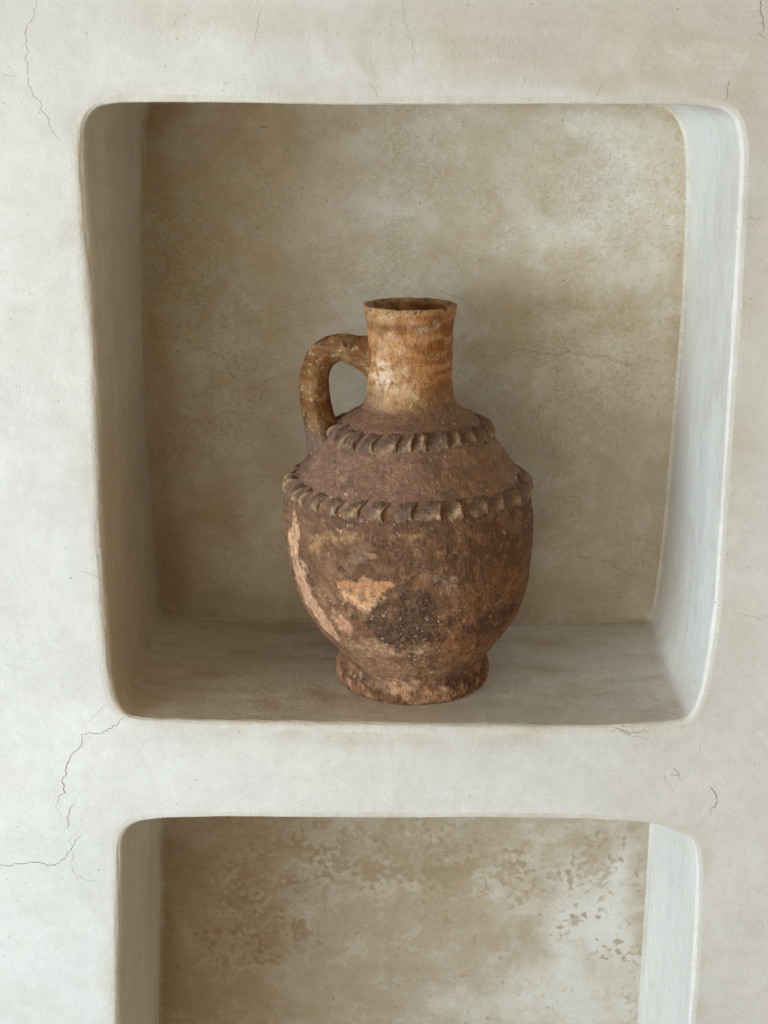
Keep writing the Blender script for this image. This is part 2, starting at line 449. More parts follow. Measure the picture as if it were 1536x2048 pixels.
edges = [(i, (i + 1) % 4) for i in range(4)] + [(n0 + i, n0 + (i + 1) % len(e1)) for i in range(len(e1))] + [(n1 + i, n1 + (i + 1) % len(e2)) for i in range(len(e2))]
vv, _, ff, *_ = delaunay_2d_cdt([Vector(p) for p in allp], edges, [], 0, 1e-7)
vv = np.array([tuple(v) for v in vv]); ff = np.array([list(f) for f in ff])
cen = vv[ff].mean(1)
ff = ff[(~poly_in(cen, e1)) & (~poly_in(cen, e2))]
FV = np.c_[vv[:, 0], np.zeros(len(vv)), vv[:, 1]]
a, b, c = FV[ff[:, 0]], FV[ff[:, 1]], FV[ff[:, 2]]
flip = np.cross(b - a, c - a)[:, 1] > 0
ff[flip] = ff[flip][:, ::-1]
nface = len(FV)
# the body of the wall behind the face
bx = np.array([(-1.6, 0, -1.0), (1.6, 0, -1.0), (1.6, 0, 1.7), (-1.6, 0, 1.7), (-1.6, .5, -1.0), (1.6, .5, -1.0), (1.6, .5, 1.7), (-1.6, .5, 1.7)])
FV2 = np.concatenate([FV, bx]); o8 = nface
boxf = [[0, 4, 5, 1], [1, 5, 6, 2], [2, 6, 7, 3], [3, 7, 4, 0], [4, 7, 6, 5]]
faces = ff.tolist() + [[o8 + i for i in f] for f in boxf]
face = mesh_obj('wall_face', FV2, faces, M_face, wall)
P2 = FV2[:, [0, 2]]
de = np.minimum(dmin(P2, e1), dmin(P2, e2))
warp = np.c_[fbm(FV2, 9, 4), fbm(FV2, 9, 4, off=31), fbm(FV2, 9, 4, off=57)] * .022
W = FV2 + warp
rim = np.exp(-(de / .016) ** 2) * np.clip(.35 + 1.1 * fbm(FV2 * np.array([1, 1, 2.0]), 7, 3), 0, 1)
tanw = soft_blobs(W, blobs_at([(1000,60,420,110,.34),(1250,40,380,95,.40),(1050,120,120,40,.30),(620,40,220,45,.34),(330,30,140,60,.22),(950,90,160,30,.2),(1420,160,150,90,.34),(1510,420,60,280,.34),
      (1500,900,60,300,.26),(720,120,60,30,.25),(1200,150,120,30,.2),(800,1480,300,22,.30),(1010,1530,60,30,.22),(1300,1470,60,18,.25),(1480,1260,30,60,.22),(110,1870,20,40,.1),
      (1500,1800,90,200,.10),(220,1850,18,200,.12),(100,830,60,25,.14)], 0))
palew = soft_blobs(W, blobs_at([(830,110,90,40,.4),(560,70,40,25,.35),(1010,115,40,20,.4),(1330,185,70,14,.4),(480,150,160,30,.3),(700,160,160,26,.35),(1130,70,90,20,.25),(100,1000,150,500,.2),
      (420,1540,220,60,.3),(900,1600,300,30,.25),(120,1900,120,150,.3),(1480,1560,50,80,.2),(1490,1330,50,60,.15)], 0))
fattr(face, 'tan', tanw + .45 * rim); fattr(face, 'pale', palew)

add_cracks(face, [
    ([(79,-10),(72,8),(62,45),(52,82),(50,120),(53,150),(61,180),(66,192),(80,202),(92,232),(103,262),(118,276),(121,284)], .0007, 0),
    ([(0,158),(22,153),(33,151)], .0005, 0), ([(360,42),(346,52),(336,62)], .0005, 0), ([(461,160),(450,168),(446,172)], .0005, 0),
    ([(520,10),(516,32),(512,60),(504,90)], .0004, 0), ([(800,0),(808,25),(815,60),(818,75),(826,110),(822,135)], .0004, 0),
    ([(1146,0),(1145,22)], .0005, 0), ([(1460,160),(1452,178),(1454,188),(1450,202)], .0008, 1), ([(1528,-10),(1520,22),(1526,48),(1534,80)], .0008, 1),
    ([(1490,26),(1522,24)], .0004, 0), ([(1042,150),(1048,165),(1040,178)], .0005, 0), ([(1205,165),(1198,180),(1193,195)], .0005, 0), ([(735,160),(750,180),(758,200)], .0004, 0),
    ([(1486,440),(1499,436),(1510,439),(1523,432)], .0005, 0), ([(1486,355),(1505,353)], .0004, 0), ([(1462,1228),(1490,1232),(1515,1236),(1540,1228)], .0005, 0),
    ([(160,1144),(176,1146),(189,1149),(199,1156)], .0006, 0),
    ([(258,1436),(235,1450),(210,1462),(185,1466),(162,1467)], .0009, 1), ([(162,1467),(163,1482),(155,1500),(135,1527),(125,1555),(130,1572),(117,1592),(111,1610)], .0010, 1),
    ([(152,1602),(138,1627),(137,1645),(133,1658)], .0007, 1), ([(111,1610),(120,1625),(122,1636)], .0004, 0),
    ([(162,1664),(150,1685),(136,1704),(128,1718),(113,1727),(75,1724),(32,1727),(0,1730),(-12,1733)], .0010, 1), ([(141,1700),(146,1715),(142,1730),(150,1752),(175,1761),(215,1756)], .0006, 0),
    ([(222,1407),(208,1412),(196,1427),(182,1440),(165,1452)], .0005, 0), ([(142,1694),(138,1680),(150,1668)], .0004, 0),
    ([(1417,1571),(1427,1582),(1434,1600),(1430,1614),(1422,1633)], .0009, 1), ([(1344,1535),(1352,1540),(1357,1553),(1350,1549),(1338,1548)], .0005, 1),
    ([(1325,1545),(1330,1560),(1340,1575),(1345,1585)], .0004, 0), ([(1338,1545),(1346,1542),(1352,1534)], .0004, 0), ([(1357,1550),(1362,1562)], .0004, 0),
    ([(1220,1464),(1245,1461),(1275,1466),(1300,1462)], .0010, 1), ([(1255,1470),(1280,1475),(1296,1478)], .0006, 0), ([(1240,1462),(1262,1470)], .0006, 1),
    ([(935,1590),(940,1594),(947,1588)], .0006, 0), ([(300,1470),(290,1480),(282,1495)], .0003, 0),
    # chipped white lips beside the open cracks
    ([(246,1447),(232,1453),(222,1459)], .0016, 2), ([(216,1463),(205,1466)], .0014, 2), ([(166,1465),(172,1467)], .0014, 2), ([(153,1693),(141,1703)], .0014, 2),
    ([(4,1730),(14,1728)], .0034, 2), ([(73,1725),(79,1724)], .0022, 2), ([(1395,1490),(1398,1500),(1394,1507)], .0012, 2)],
    0, [M_crack, M_crack_deep, M_lip])
add_cracks(upper_back, [
    ([(905,712),(918,704),(936,716),(950,706),(968,712),(1008,720),(1020,706),(1050,698),(1062,704),(1082,708),(1112,716),(1138,702),(1155,710),(1200,710),(1225,722),(1270,727),(1310,724),(1350,722)], .0006, 0),
    ([(1112,716),(1113,760),(1112,790),(1100,802),(1077,814),(1075,835),(1078,860),(1082,880),(1095,890)], .0006, 0), ([(1112,800),(1125,782)], .0004, 0),
    ([(296,640),(322,676),(368,681),(388,696),(435,708),(458,734),(470,756),(490,770),(512,773),(530,760),(562,752),(580,742)], .0006, 0),
    ([(345,1200),(372,1190),(405,1186),(440,1188),(470,1176),(512,1172),(545,1160),(575,1164)], .0005, 0),
    ([(1130,1090),(1160,1114),(1185,1119),(1228,1121),(1250,1140),(1275,1152),(1300,1164)], .0005, 0),
    ([(1060,1180),(1100,1186),(1130,1170),(1160,1150)], .0003, 0), ([(350,345),(400,338),(440,352),(520,348),(570,342)], .0003, 0), ([(430,282),(510,292),(560,286),(590,276),(640,290)], .0003, 0),
    ([(286,276),(310,274),(332,262)], .0005, 0), ([(522,253),(536,254)], .0016, 0), ([(1000,470),(1060,455)], .0003, 0)],
    UD, [M_crack_back])
add_cracks(lower_back, [([(840,1710),(870,1706),(900,1712),(940,1700),(985,1712),(1030,1698),(1080,1690)], .0005, 0), ([(340,1742),(400,1740),(450,1744)], .0004, 0),
    ([(700,1970),(725,2000),(760,2010)], .0004, 0)], LD, [M_crack_back])
for o in (face, upper, lower): under(o)

# ------------------------------------------------------------------ the clay jug
YJ = 0.1415
PROF = [(.030,.290),(.075,.300),(.050,.322),(.0430,.338),(.0415,.365),(.0418,.40),(.0440,.430),(.0470,.4490),(.0490,.4532),(.0512,.4546),(.0529,.4536),(.0535,.4510),(.0529,.4459),(.0506,.4380),(.0491,.4244),(.0481,.4016),
        (.0478,.3787),(.0485,.3613),(.0512,.3467),(.0560,.3375),(.0660,.3309),(.0793,.3227),(.0900,.3132),(.0970,.3038),(.1045,.2937),(.1152,.2787),
        (.1272,.2619),(.1362,.2498),(.1408,.2395),(.1437,.2243),(.1453,.2041),(.1446,.1813),(.1435,.1689),(.1395,.1331),(.1307,.1034),(.1169,.0784),
        (.1029,.0584),(.0908,.0416),(.0882,.0350),(.0889,.0300),(.0914,.0233),(.0926,.0141),(.0911,.0055),(.0869,.0006),(.0840,.0),(.040,.0),(.001,.0)]
PROF = np.array(PROF)
seg = np.r_[0, np.cumsum(np.hypot(*np.diff(PROF, axis=0).T))]
def catmull(P, s, t):
    k = np.clip(np.searchsorted(s, t, 'right') - 1, 0, len(P) - 2)
    d = np.zeros_like(P); d[1:-1] = (P[2:] - P[:-2]) / (s[2:] - s[:-2])[:, None]; d[0] = (P[1] - P[0]) / (s[1] - s[0]); d[-1] = (P[-1] - P[-2]) / (s[-1] - s[-2])
    h = (s[k + 1] - s[k])[:, None]; u = ((t - s[k]) / (s[k + 1] - s[k]))[:, None]
    return ((2*u**3-3*u**2+1)*P[k] + (u**3-2*u**2+u)*h*d[k] + (-2*u**3+3*u**2)*P[k+1] + (u**3-u**2)*h*d[k+1])
ns = int(seg[-1] / .00075)
tt = np.linspace(0, seg[-1], ns)
pr = catmull(PROF, seg, tt)
tan_ = np.gradient(pr, axis=0); tan_ /= np.linalg.norm(tan_, axis=1)[:, None] + 1e-12
pn = np.stack([-tan_[:, 1], tan_[:, 0]], 1)          # outward normal of the outer profile (walked downward)
pn = pn if pn[ns // 2, 0] > 0 else -pn
s_rim = tt[np.argmax(pr[:, 1])]
outer = tt > s_rim
th = np.r_[np.linspace(-108, 108, 760, endpoint=False), np.linspace(108, 252, 160, endpoint=False)] * math.pi / 180
def axis_x(z):
    return np.interp(z, [-.02, .05, .15, .25, .42], [.0056, .0048, -.0006, -.0021, -.0002]) - .0033
ro = pr[outer]; o_ = np.argsort(ro[:, 1]); ZO, RO = ro[o_, 1], ro[o_, 0]
def Rz(z): return np.interp(z, ZO, RO)

POLY = {
    'P1': [(-65.3, 0.2241), (-57.7, 0.216), (-57.7, 0.1983), (-61.8, 0.1795), (-52.8, 0.1701), (-52.9, 0.1609), (-57.3, 0.1506), (-51.9, 0.1407), (-48.0, 0.1245), (-42.2, 0.1038), (-45.6, 0.0794), (-50.7, 0.0919), (-59.0, 0.1109), (-66.5, 0.1314), (-69.9, 0.1521), (-70.8, 0.1769), (-69.3, 0.201)],
    'P2': [(-34.5, 0.1658), (-26.5, 0.1663), (-19.0, 0.1748), (-7.2, 0.1786), (-6.0, 0.1709), (-10.7, 0.1611), (-13.5, 0.149), (-16.1, 0.138), (-23.2, 0.1344), (-28.8, 0.1377), (-32.3, 0.1463), (-29.3, 0.157), (-33.6, 0.1617)],
    'P3': [(-45.8, 0.2127), (-33.6, 0.2234), (-23.1, 0.2233), (-24.0, 0.2146), (-34.5, 0.2102), (-44.7, 0.1959), (-49.9, 0.197)],
    'P4': [(-38.6, 0.126), (-29.3, 0.1216), (-28.8, 0.1068), (-35.6, 0.0946), (-38.4, 0.1038), (-39.4, 0.1131)],
    'P5': [(-18.2, 0.2037), (-13.6, 0.2059), (-12.0, 0.2009), (-16.2, 0.1966)],
    'P6': [(10.6, 0.2079), (19.0, 0.2083), (19.8, 0.1995), (13.9, 0.1987)],
    'P7': [(-38.6, 0.0275), (-22.5, 0.0316), (-14.9, 0.029), (0.6, 0.0293), (0.6, 0.0231), (-15.9, 0.017), (-23.2, 0.0208), (-34.4, 0.0226)],
    'P8': [(-38.2, 0.0846), (-18.9, 0.0949), (-4.6, 0.0869), (11.3, 0.0891), (10.7, 0.0773), (-16.5, 0.0719), (-38.7, 0.0697)],
    'P9': [(12.8, 0.1033), (24.7, 0.1019), (43.8, 0.0822), (43.6, 0.0588), (17.1, 0.066)],
    'P10': [(-2.2, 0.2271), (5.9, 0.2291), (10.7, 0.2225), (1.0, 0.221)],
    'P11': [(2.3, 0.1393), (10.0, 0.141), (10.8, 0.1239), (2.9, 0.1197)],
    'C1': [(-7.4, 0.1617), (2.5, 0.1668), (10.9, 0.1477), (18.0, 0.1247), (14.7, 0.1054), (1.5, 0.0931), (-10.2, 0.0918), (-17.5, 0.0983), (-24.4, 0.1089), (-24.8, 0.1263), (-14.8, 0.1372), (-11.7, 0.1517)],
    'C2': [(33.8, 0.1253), (54.8, 0.1258), (63.4, 0.114), (54.4, 0.096), (40.6, 0.09), (28.5, 0.108)],
    'C3': [(-75.8, 0.028), (-23.6, 0.0595), (-17.8, 0.0486), (-22.6, 0.0349), (-42.2, 0.026), (-66.1, 0.0176)],
    'C4': [(-3.3, 0.0483), (8.7, 0.0445), (6.3, 0.0358), (-3.5, 0.0386)],
    'C5': [(13.3, 0.0377), (37.3, 0.0332), (68.5, 0.0268), (55.8, 0.0157), (20.0, 0.021)],
    'W1': [(-25.7, 0.2076), (-15.3, 0.2066), (-17.0, 0.1953), (-25.0, 0.1949)],
    'W2': [(13.2, 0.1836), (19.2, 0.1777), (22.1, 0.1609), (17.7, 0.1623)],
    'N1': [(-52.7, 0.3964), (-31.9, 0.3923), (0.2, 0.3705), (-9.5, 0.3619), (-37.0, 0.362), (-61.4, 0.3694)],
    'N2': [(-0.6, 0.4403), (39.4, 0.4406), (41.2, 0.4298), (14.0, 0.4252), (-0.6, 0.4318)],
}
for _k in ('P8', 'C3'): POLY[_k] = [(t, z - .026 if z > .034 else z) for t, z in POLY[_k]] if _k == 'C3' else POLY[_k]
SCR = [[(-6.7, 0.1217), (-2.0, 0.0901)], [(-3.2, 0.1234), (3.9, 0.0959)], [(3.5, 0.1058), (10.4, 0.1165)], [(-9.2, 0.1061), (0.2, 0.1172)], [(-1.7, 0.1147), (-5.9, 0.0984)]]

def poly_mask(TH, Z, key, soft, wt, wz, amp):
    """1 inside the patch, 0 outside, with its edge broken by the noise (wt, wz); TH in degrees"""
    pl = np.array(POLY[key], float); Rm = float(Rz(pl[:, 1].mean()))
    sc = math.pi / 180 * Rm
    A = np.c_[TH * sc + wt * amp, Z + wz * amp]; pl = np.c_[pl[:, 0] * sc, pl[:, 1]]
    lo, hi = pl.min(0) - soft * 3 - amp, pl.max(0) + soft * 3 + amp
    idx = np.where(((A > lo) & (A < hi)).all(1))[0]
    out = np.zeros(len(A), np.float32)
    if not len(idx): return out
    B = A[idx]; d = np.full(len(B), 9.0)
    for i in range(len(pl)):
        a, b = pl[i], pl[(i + 1) % len(pl)]; ab = b - a
        u = np.clip(((B - a) @ ab) / (ab @ ab), 0, 1)[:, None]
        d = np.minimum(d, np.linalg.norm(B - a - ab * u, axis=1))
    sd = np.where(poly_in(B, pl), d, -d)
    out[idx] = sstep(-soft, soft, sd)
    return out

def clay(P, TH, Z, kind):
    """albedo and relief of the old earthenware at local points P (TH degrees from the front, positive to the right)"""
    n = len(P)
    n8, n25, n60 = fbm(P, 9, 4), fbm(P, 26, 6, .62), fbm(P, 62, 5, .65)
    n150 = fbm(P, 150, 4, .6); n400 = fbm(P, 420, 3, .6); m2 = fbm(P, 34, 6, .66, off=44.0); m3 = fbm(P, 90, 4, .6, off=77.)
    wt, wz = fbm(P, 55, 4, .6, off=11.0), fbm(P, 55, 4, .6, off=23.0)
    grit = np.full(n, .85, np.float32)
    relief = .0009 * n8 + .0006 * n25 + .00045 * n60 + .00042 * n150 + .00004 * n400
    crust = np.zeros(n, np.float32)
    if kind in ('body', 'foot'):
        c = np.tile(np.array([.185, .105, .062]), (n, 1))
        c = mix(c, (.26, .145, .080), sstep(-.15, .45, n25))
        c = mix(c, (.095, .054, .036), sstep(-.02, .5, m2))
        c = mix(c, (.27, .155, .085), sstep(.15, .55, n60 + .4 * n8) * .55)
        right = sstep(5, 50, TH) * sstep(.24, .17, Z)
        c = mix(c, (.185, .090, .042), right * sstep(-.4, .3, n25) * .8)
        low = sstep(.12, .05, Z)
        c = mix(c, (.30, .19, .12), low * sstep(-.25, .35, n25 + .3 * n60) * .55)
        # the matt grey-mauve slip of the shoulder
        sh = sstep(.238, .256, Z + .006 * n25)
        slip = np.tile(np.array([.195, .125, .093]), (n, 1))
        slip = mix(slip, (.255, .160, .122), sstep(-.1, .5, n25))
        slip = mix(slip, (.135, .090, .068), sstep(0., .5, m2) * .8)
        slip = mix(slip, (.22, .155, .10), sstep(10, 50, TH) * sstep(-.3, .4, m2) * .6)
        speck = sstep(.48, .72, n400) * .8
        slip = mix(slip, (.34, .26, .21), speck * .35); slip = mix(slip, (.06, .045, .037), sstep(.45, .7, -n400) * .55)
        hzs = fbm(P * np.array([1, 1, 5.0]), 22, 4, off=6.)
        slip = mix(slip, (.29, .195, .15), sstep(.05, .45, hzs) * .28)
        slip = mix(slip, (.24, .15, .085), sstep(.15, .5, fbm(P, 30, 5, .6, off=71.)) * .5)
        c = mix(c, slip, sh)
        grit = grit * (1 - .55 * sh) 
        relief = relief * (1 - .45 * sh) + sh * .0001 * np.sin(Z * 620 + 3 * n8)
        sub = sstep(.205, .238, Z + .014 * n25) * (1 - sh)
        c = mix(c, (.195, .120, .088), sub * .7)
        grn = sh * sstep(-70, -10, TH) * sstep(60, 15, TH) * sstep(.255, .27, Z) * sstep(.30, .285, Z)
        relief = relief + grn * (.00055 * np.clip(n400, 0, 1) + .0004 * np.clip(n150, 0, 1))
        wear = sstep(.02, .36, fbm(P * np.array([1, 1, 2.0]), 38, 6, .66, off=15.)) * sstep(25, -15, TH) * sstep(.105, .14, Z) * (1 - sh)
        c = mix(c, (.32, .215, .135), wear * .62)
        wear2 = sstep(.10, .40, fbm(P * np.array([1, 1, 1.6]), 55, 6, .66, off=35.)) * (1 - sh)
        c = mix(c, (.27, .17, .10), wear2 * .5)
        # a band of darker fired slip under the lower ring, breaking up into flakes further down
        dark = sstep(-.30, .12, fbm(P * np.array([1, 1, 1.5]), 30, 6, .68, off=52.) + 1.6 * np.clip((Z - .17) / .08, -.6, .25)) * (1 - sh) * sstep(.06, .11, Z)
        c = mix(c, (.108, .064, .043), dark * .62 * sstep(-75, -25, TH + 30 * n25))
        flake = sstep(.06, .10, fbm(P, 48, 6, .70, off=64.)) * (1 - sh) * sstep(.30, -.1, fbm(P, 13, 3, off=81.))
        c = mix(c, (.34, .205, .125), flake * .42 * (1 - .5 * right)); relief = relief - .00035 * flake
        # lighter clay where the slip has gone
        for key, col, soft, amp, st in (('P3', (.47, .30, .165), .0045, .010, .75), ('P1', (.55, .36, .235), .0024, .011, .92), ('P2', (.52, .325, .195), .0022, .011, .92),
                                        ('P4', (.46, .265, .185), .002, .009, .85), ('P5', (.50, .29, .17), .001, .004, .85), ('P6', (.36, .22, .115), .003, .008, .6),
                                        ('P8', (.45, .30, .19), .006, .010, .75), ('P9', (.33, .155, .065), .012, .012, .65), ('P10', (.36, .24, .13), .002, .008, .6),
                                        ('P11', (.28, .18, .10), .004, .010, .6), ('W1', (.37, .29, .235), .005, .012, .55), ('W2', (.40, .32, .25), .003, .014, .65), ('P7', (.52, .38, .27), .003, .009, .85)):
            m = poly_mask(TH, Z, key, soft, wt, wz, amp)
            var = np.clip(.85 + .45 * n60 + .35 * n150 - .5 * sstep(.25, .55, m2), .25, 1.3)
            cc = np.array(col)[None] * var[:, None]
            if key == 'P2': cc = mix(cc, np.array([.38, .20, .10]), sstep(.150, .168, Z + .006 * n60) * .8)
            if key == 'P1': cc = mix(cc, np.array([.42, .265, .185]), sstep(.17, .14, Z + .01 * n25) * .75)
            c = c + (cc - c) * (m * st)[:, None]
            if key in ('P1', 'P2', 'P4'): relief = relief - .0009 * m; grit = grit * (1 - .5 * m)
        for key, st in (('C1', .85), ('C2', .85), ('C3', .75), ('C4', .7), ('C5', .8)):
            m = poly_mask(TH, Z, key, .006, wt, wz, .016) * min(1, st * 1.12)
            crust = np.maximum(crust, m * sstep(-.55, .12, n60 + .6 * n150))
        grit = grit + .5 * crust
        crust = np.maximum(crust, sstep(.38, .6, m2 + .35 * n150) * sstep(.25, .2, Z) * .7)
        c = mix(c, (.092, .058, .042), crust * .78)
        c = mix(c, (.035, .024, .02), crust * sstep(.2, .6, -n150) * .8)
        c = mix(c, (.24, .16, .11), crust * sstep(.25, .65, n150) * .5)
        relief = relief + crust * (.0009 * np.abs(n150) + .0008 * n60 + .0005 * n400)
        # lime flecks
        fl = sstep(.50, .66, m3 + .25 * n400) * sstep(-.2, .4, n25) * (1 - .6 * sh)
        c = mix(c, (.50, .43, .36), fl * .65)
        fl2 = sstep(.47, .6, fbm(P, 170, 3, .6, off=91.)) * sstep(.05, .35, fbm(P, 20, 3, off=63.))
        c = mix(c, (.52, .46, .40), fl2 * .7)
        for A_, B_ in SCR:
            Rm = float(Rz(A_[1])); sc = math.pi / 180 * Rm
            a = np.array([A_[0] * sc, A_[1]]); b = np.array([B_[0] * sc, B_[1]]); Q = np.c_[TH * sc + wt * .0008, Z]
            ab = b - a; u = np.clip(((Q - a) @ ab) / (ab @ ab), 0, 1)[:, None]
            d = np.linalg.norm(Q - a - ab * u, axis=1)
            g = sstep(.0012, .0003, d) * sstep(-.5, .1, n150); relief = relief - .0007 * g + .0003 * sstep(.003, .0014, d) * (1 - g)
            c = mix(c, (.05, .034, .025), g * .5); c = mix(c, (.30, .22, .16), sstep(.0026, .0016, d) * (1 - g) * .2)
        if kind == 'foot':
            c = mix(c, (.46, .28, .19), sstep(-.05, .4, n60) * (1 - crust) * .7)
            c = mix(c, (.14, .09, .075), sstep(.0, .35, m2) * .5 * sstep(.01, .02, Z))
            c = mix(c, (.5, .43, .37), sstep(.4, .6, m3) * .6)
            relief = relief + .0005 * n60 + .0004 * n150
    else:
        grit = grit * .62
        hz = fbm(P * np.array([1, 1, 4.5]), 24, 4, off=5.)          # turning lines run round the neck
        c = np.tile(np.array([.370, .205, .088]), (n, 1))
        c = mix(c, (.30, .135, .045), sstep(-.05, .4, hz))
        c = mix(c, (.45, .285, .145), sstep(-.05, .4, n25 - .3 * hz) * .6)
        c = mix(c, (.16, .088, .040), sstep(.18, .5, m2) * .7)
        c = mix(c, (.46, .27, .165), sstep(.2, .5, fbm(P, 40, 4, off=9.)) * .5)
        if kind == 'neck':
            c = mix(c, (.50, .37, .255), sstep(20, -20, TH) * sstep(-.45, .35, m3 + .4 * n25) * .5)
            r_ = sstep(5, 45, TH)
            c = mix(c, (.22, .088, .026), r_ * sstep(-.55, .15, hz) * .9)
            band = np.exp(-((Z - .4335 + .003 * n25) / .0075) ** 2)
            c = mix(c, (.20, .085, .032), band * .75)
            rim = sstep(.446, .452, Z)
            c = mix(c, (.33, .225, .125), rim * .7); c = mix(c, (.05, .035, .025), rim * sstep(.12, .4, m3) * .8)
            n1 = poly_mask(TH, Z, 'N1', .010, wt, wz, .014) * sstep(-.35, .25, m3 + .5 * n150)
            c = mix(c, (.62, .53, .46), n1 * .9)
            n2 = poly_mask(TH, Z, 'N2', .005, wt, wz, .010) * sstep(-.3, .3, m3)
            c = mix(c, (.46, .38, .29), n2 * .6)
            base = sstep(.352, .338, Z + .007 * n25)
            c = mix(c, (.20, .128, .094), base)
            dirt = sstep(.375, .345, Z + .012 * n25) * .5
            c = mix(c, (.24, .155, .10), dirt * (1 - base))
            relief = relief + .0004 * np.sin(Z * 900 + 1.5 * n8) * sstep(.345, .36, Z) * sstep(.46, .44, Z) * .35
            relief = relief + .0003 * n60
        if kind == 'handle':
            c = c * .54
            c = mix(c, (.46, .37, .21), sstep(.2, .5, m3 + .4 * n25) * .45 * sstep(.335, .36, Z))
            c = mix(c, (.05, .035, .026), sstep(.28, .45, m2 + .3 * n150) * .8)
            c = mix(c, (.055, .036, .026), sstep(-.25, .3, m2 + .5 * n25) * sstep(-.1045, -.0975, P[:, 0]) * sstep(.395, .38, Z) * .75)  # inner face darkened: its shade painted into the clay colour
            c = mix(c, (.155, .105, .082), sstep(.325, .303, Z + .008 * n25))
            c = mix(c, (.50, .38, .26), sstep(.5, .65, n150 + .3 * n60) * .4)
            relief = relief + .0005 * n25 + .0003 * n60
        if kind == 'inner':
            c = mix(c, (.16, .10, .05), np.full(n, .6))
        fl = sstep(.46, .64, m3 + .3 * n400) * sstep(-.2, .4, n25)
        c = mix(c, (.58, .50, .42), fl * .6)
        c = mix(c, (.08, .05, .03), sstep(.5, .65, -m3 + .3 * n400) * .6)
    c = c * np.clip(1 + .26 * n150 + .24 * n400 + .14 * n60, .35, 1.7)[:, None]
    c = c * np.array([1.22, 1.07, .95] if kind in ('body', 'foot') else [1.20, 1.06, .90])
    return np.clip(c, .012, .8), relief, grit

def clay_material(name, rough_lo, rough_hi, spec):
    k = NT(name)
    col = k.attr('clay', True)
    f = k.noise(900, 4, .7); 
    v = k.math('MULTIPLY_ADD', f, .80, .60); cc = k.n('ShaderNodeCombineColor'); [k.put(cc.inputs[i], v) for i in range(3)]
    col = k.mix(1.0, col, cc.outputs[0], 'MULTIPLY')
    col = k.mix(k.math('MULTIPLY', k.ramp(k.noise(360, 3, .6), .60, .70), .55), col, (.035, .023, .016))
    col = k.mix(k.math('MULTIPLY', k.ramp(k.noise(310, 4, .65, 0, k.mapping((1, 1, 1), (.3, .7, .2))), .62, .72), .35), col, (.50, .41, .32))
    k.put(k.b.inputs['Base Color'], col)
    k.put(k.b.inputs['Roughness'], k.ramp(k.noise(60, 4, .6), .3, .7, rough_lo, rough_hi))
    k.put(k.b.inputs['Specular IOR Level'], spec)
    nb = k.bump(k.math('ADD', k.noise(480, 4, .75), k.math('MULTIPLY', k.noise(170, 4, .65), 2.0)), k.attr('grit'), .0024)
    k.put(k.b.inputs['Normal'], nb)
    return k.m
M_clay = clay_material('weathered_clay', .72, .95, .18)
M_neck = clay_material('rubbed_glazed_clay', .50, .78, .22)

jug = empty('clay_jug', (.0033, YJ, .0003))
tag(jug, 'old brown earthenware jug with one handle and two thumb-pressed bands, standing in the niche', 'jug')

def lathe_part(name, lo, hi, kind, mat):
    idx = np.arange(lo, hi)
    r = pr[idx, 0][:, None]; z = pr[idx, 1][:, None]; nr_ = pn[idx, 0][:, None]; nz_ = pn[idx, 1][:, None]
    s, c = np.sin(th)[None], np.cos(th)[None]
    ones = np.ones_like(s)
    P = np.stack([(r * s), -(r * c), z * ones], -1).reshape(-1, 3)
    N = np.stack([nr_ * s, -nr_ * c, nz_ * ones], -1).reshape(-1, 3)
    TH = np.broadcast_to(np.degrees(th)[None], (len(idx), len(th))).ravel(); TH = np.where(TH > 180, TH - 360, TH)
    col, rel, grit = clay(P, TH, P[:, 2], kind)
    floor_fade = sstep(.0, .006, P[:, 2])
    wob = fbm(P, 5.5, 2, off=3.) * .0022
    P = P + N * ((rel + wob) * np.where(kind == 'foot', floor_fade, 1.0))[:, None]
    P[:, 0] += axis_x(P[:, 2])
    P[:, 2] = np.maximum(P[:, 2], 0)
    o = mesh_obj(name, P, gridq(len(idx), len(th), True)[:, ::-1].copy(), mat, jug)
    cattr(o, 'clay', col); fattr(o, 'grit', grit)
    return o
i_neck = int(np.where(outer & (pr[:, 1] < .3365))[0][0]); i_foot = int(np.where(outer & (pr[:, 1] < .036))[0][0])
i_rim = int(np.argmax(pr[:, 1]))
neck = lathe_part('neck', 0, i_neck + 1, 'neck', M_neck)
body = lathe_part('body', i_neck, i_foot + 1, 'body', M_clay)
foot = lathe_part('foot', i_foot, ns, 'foot', M_clay)

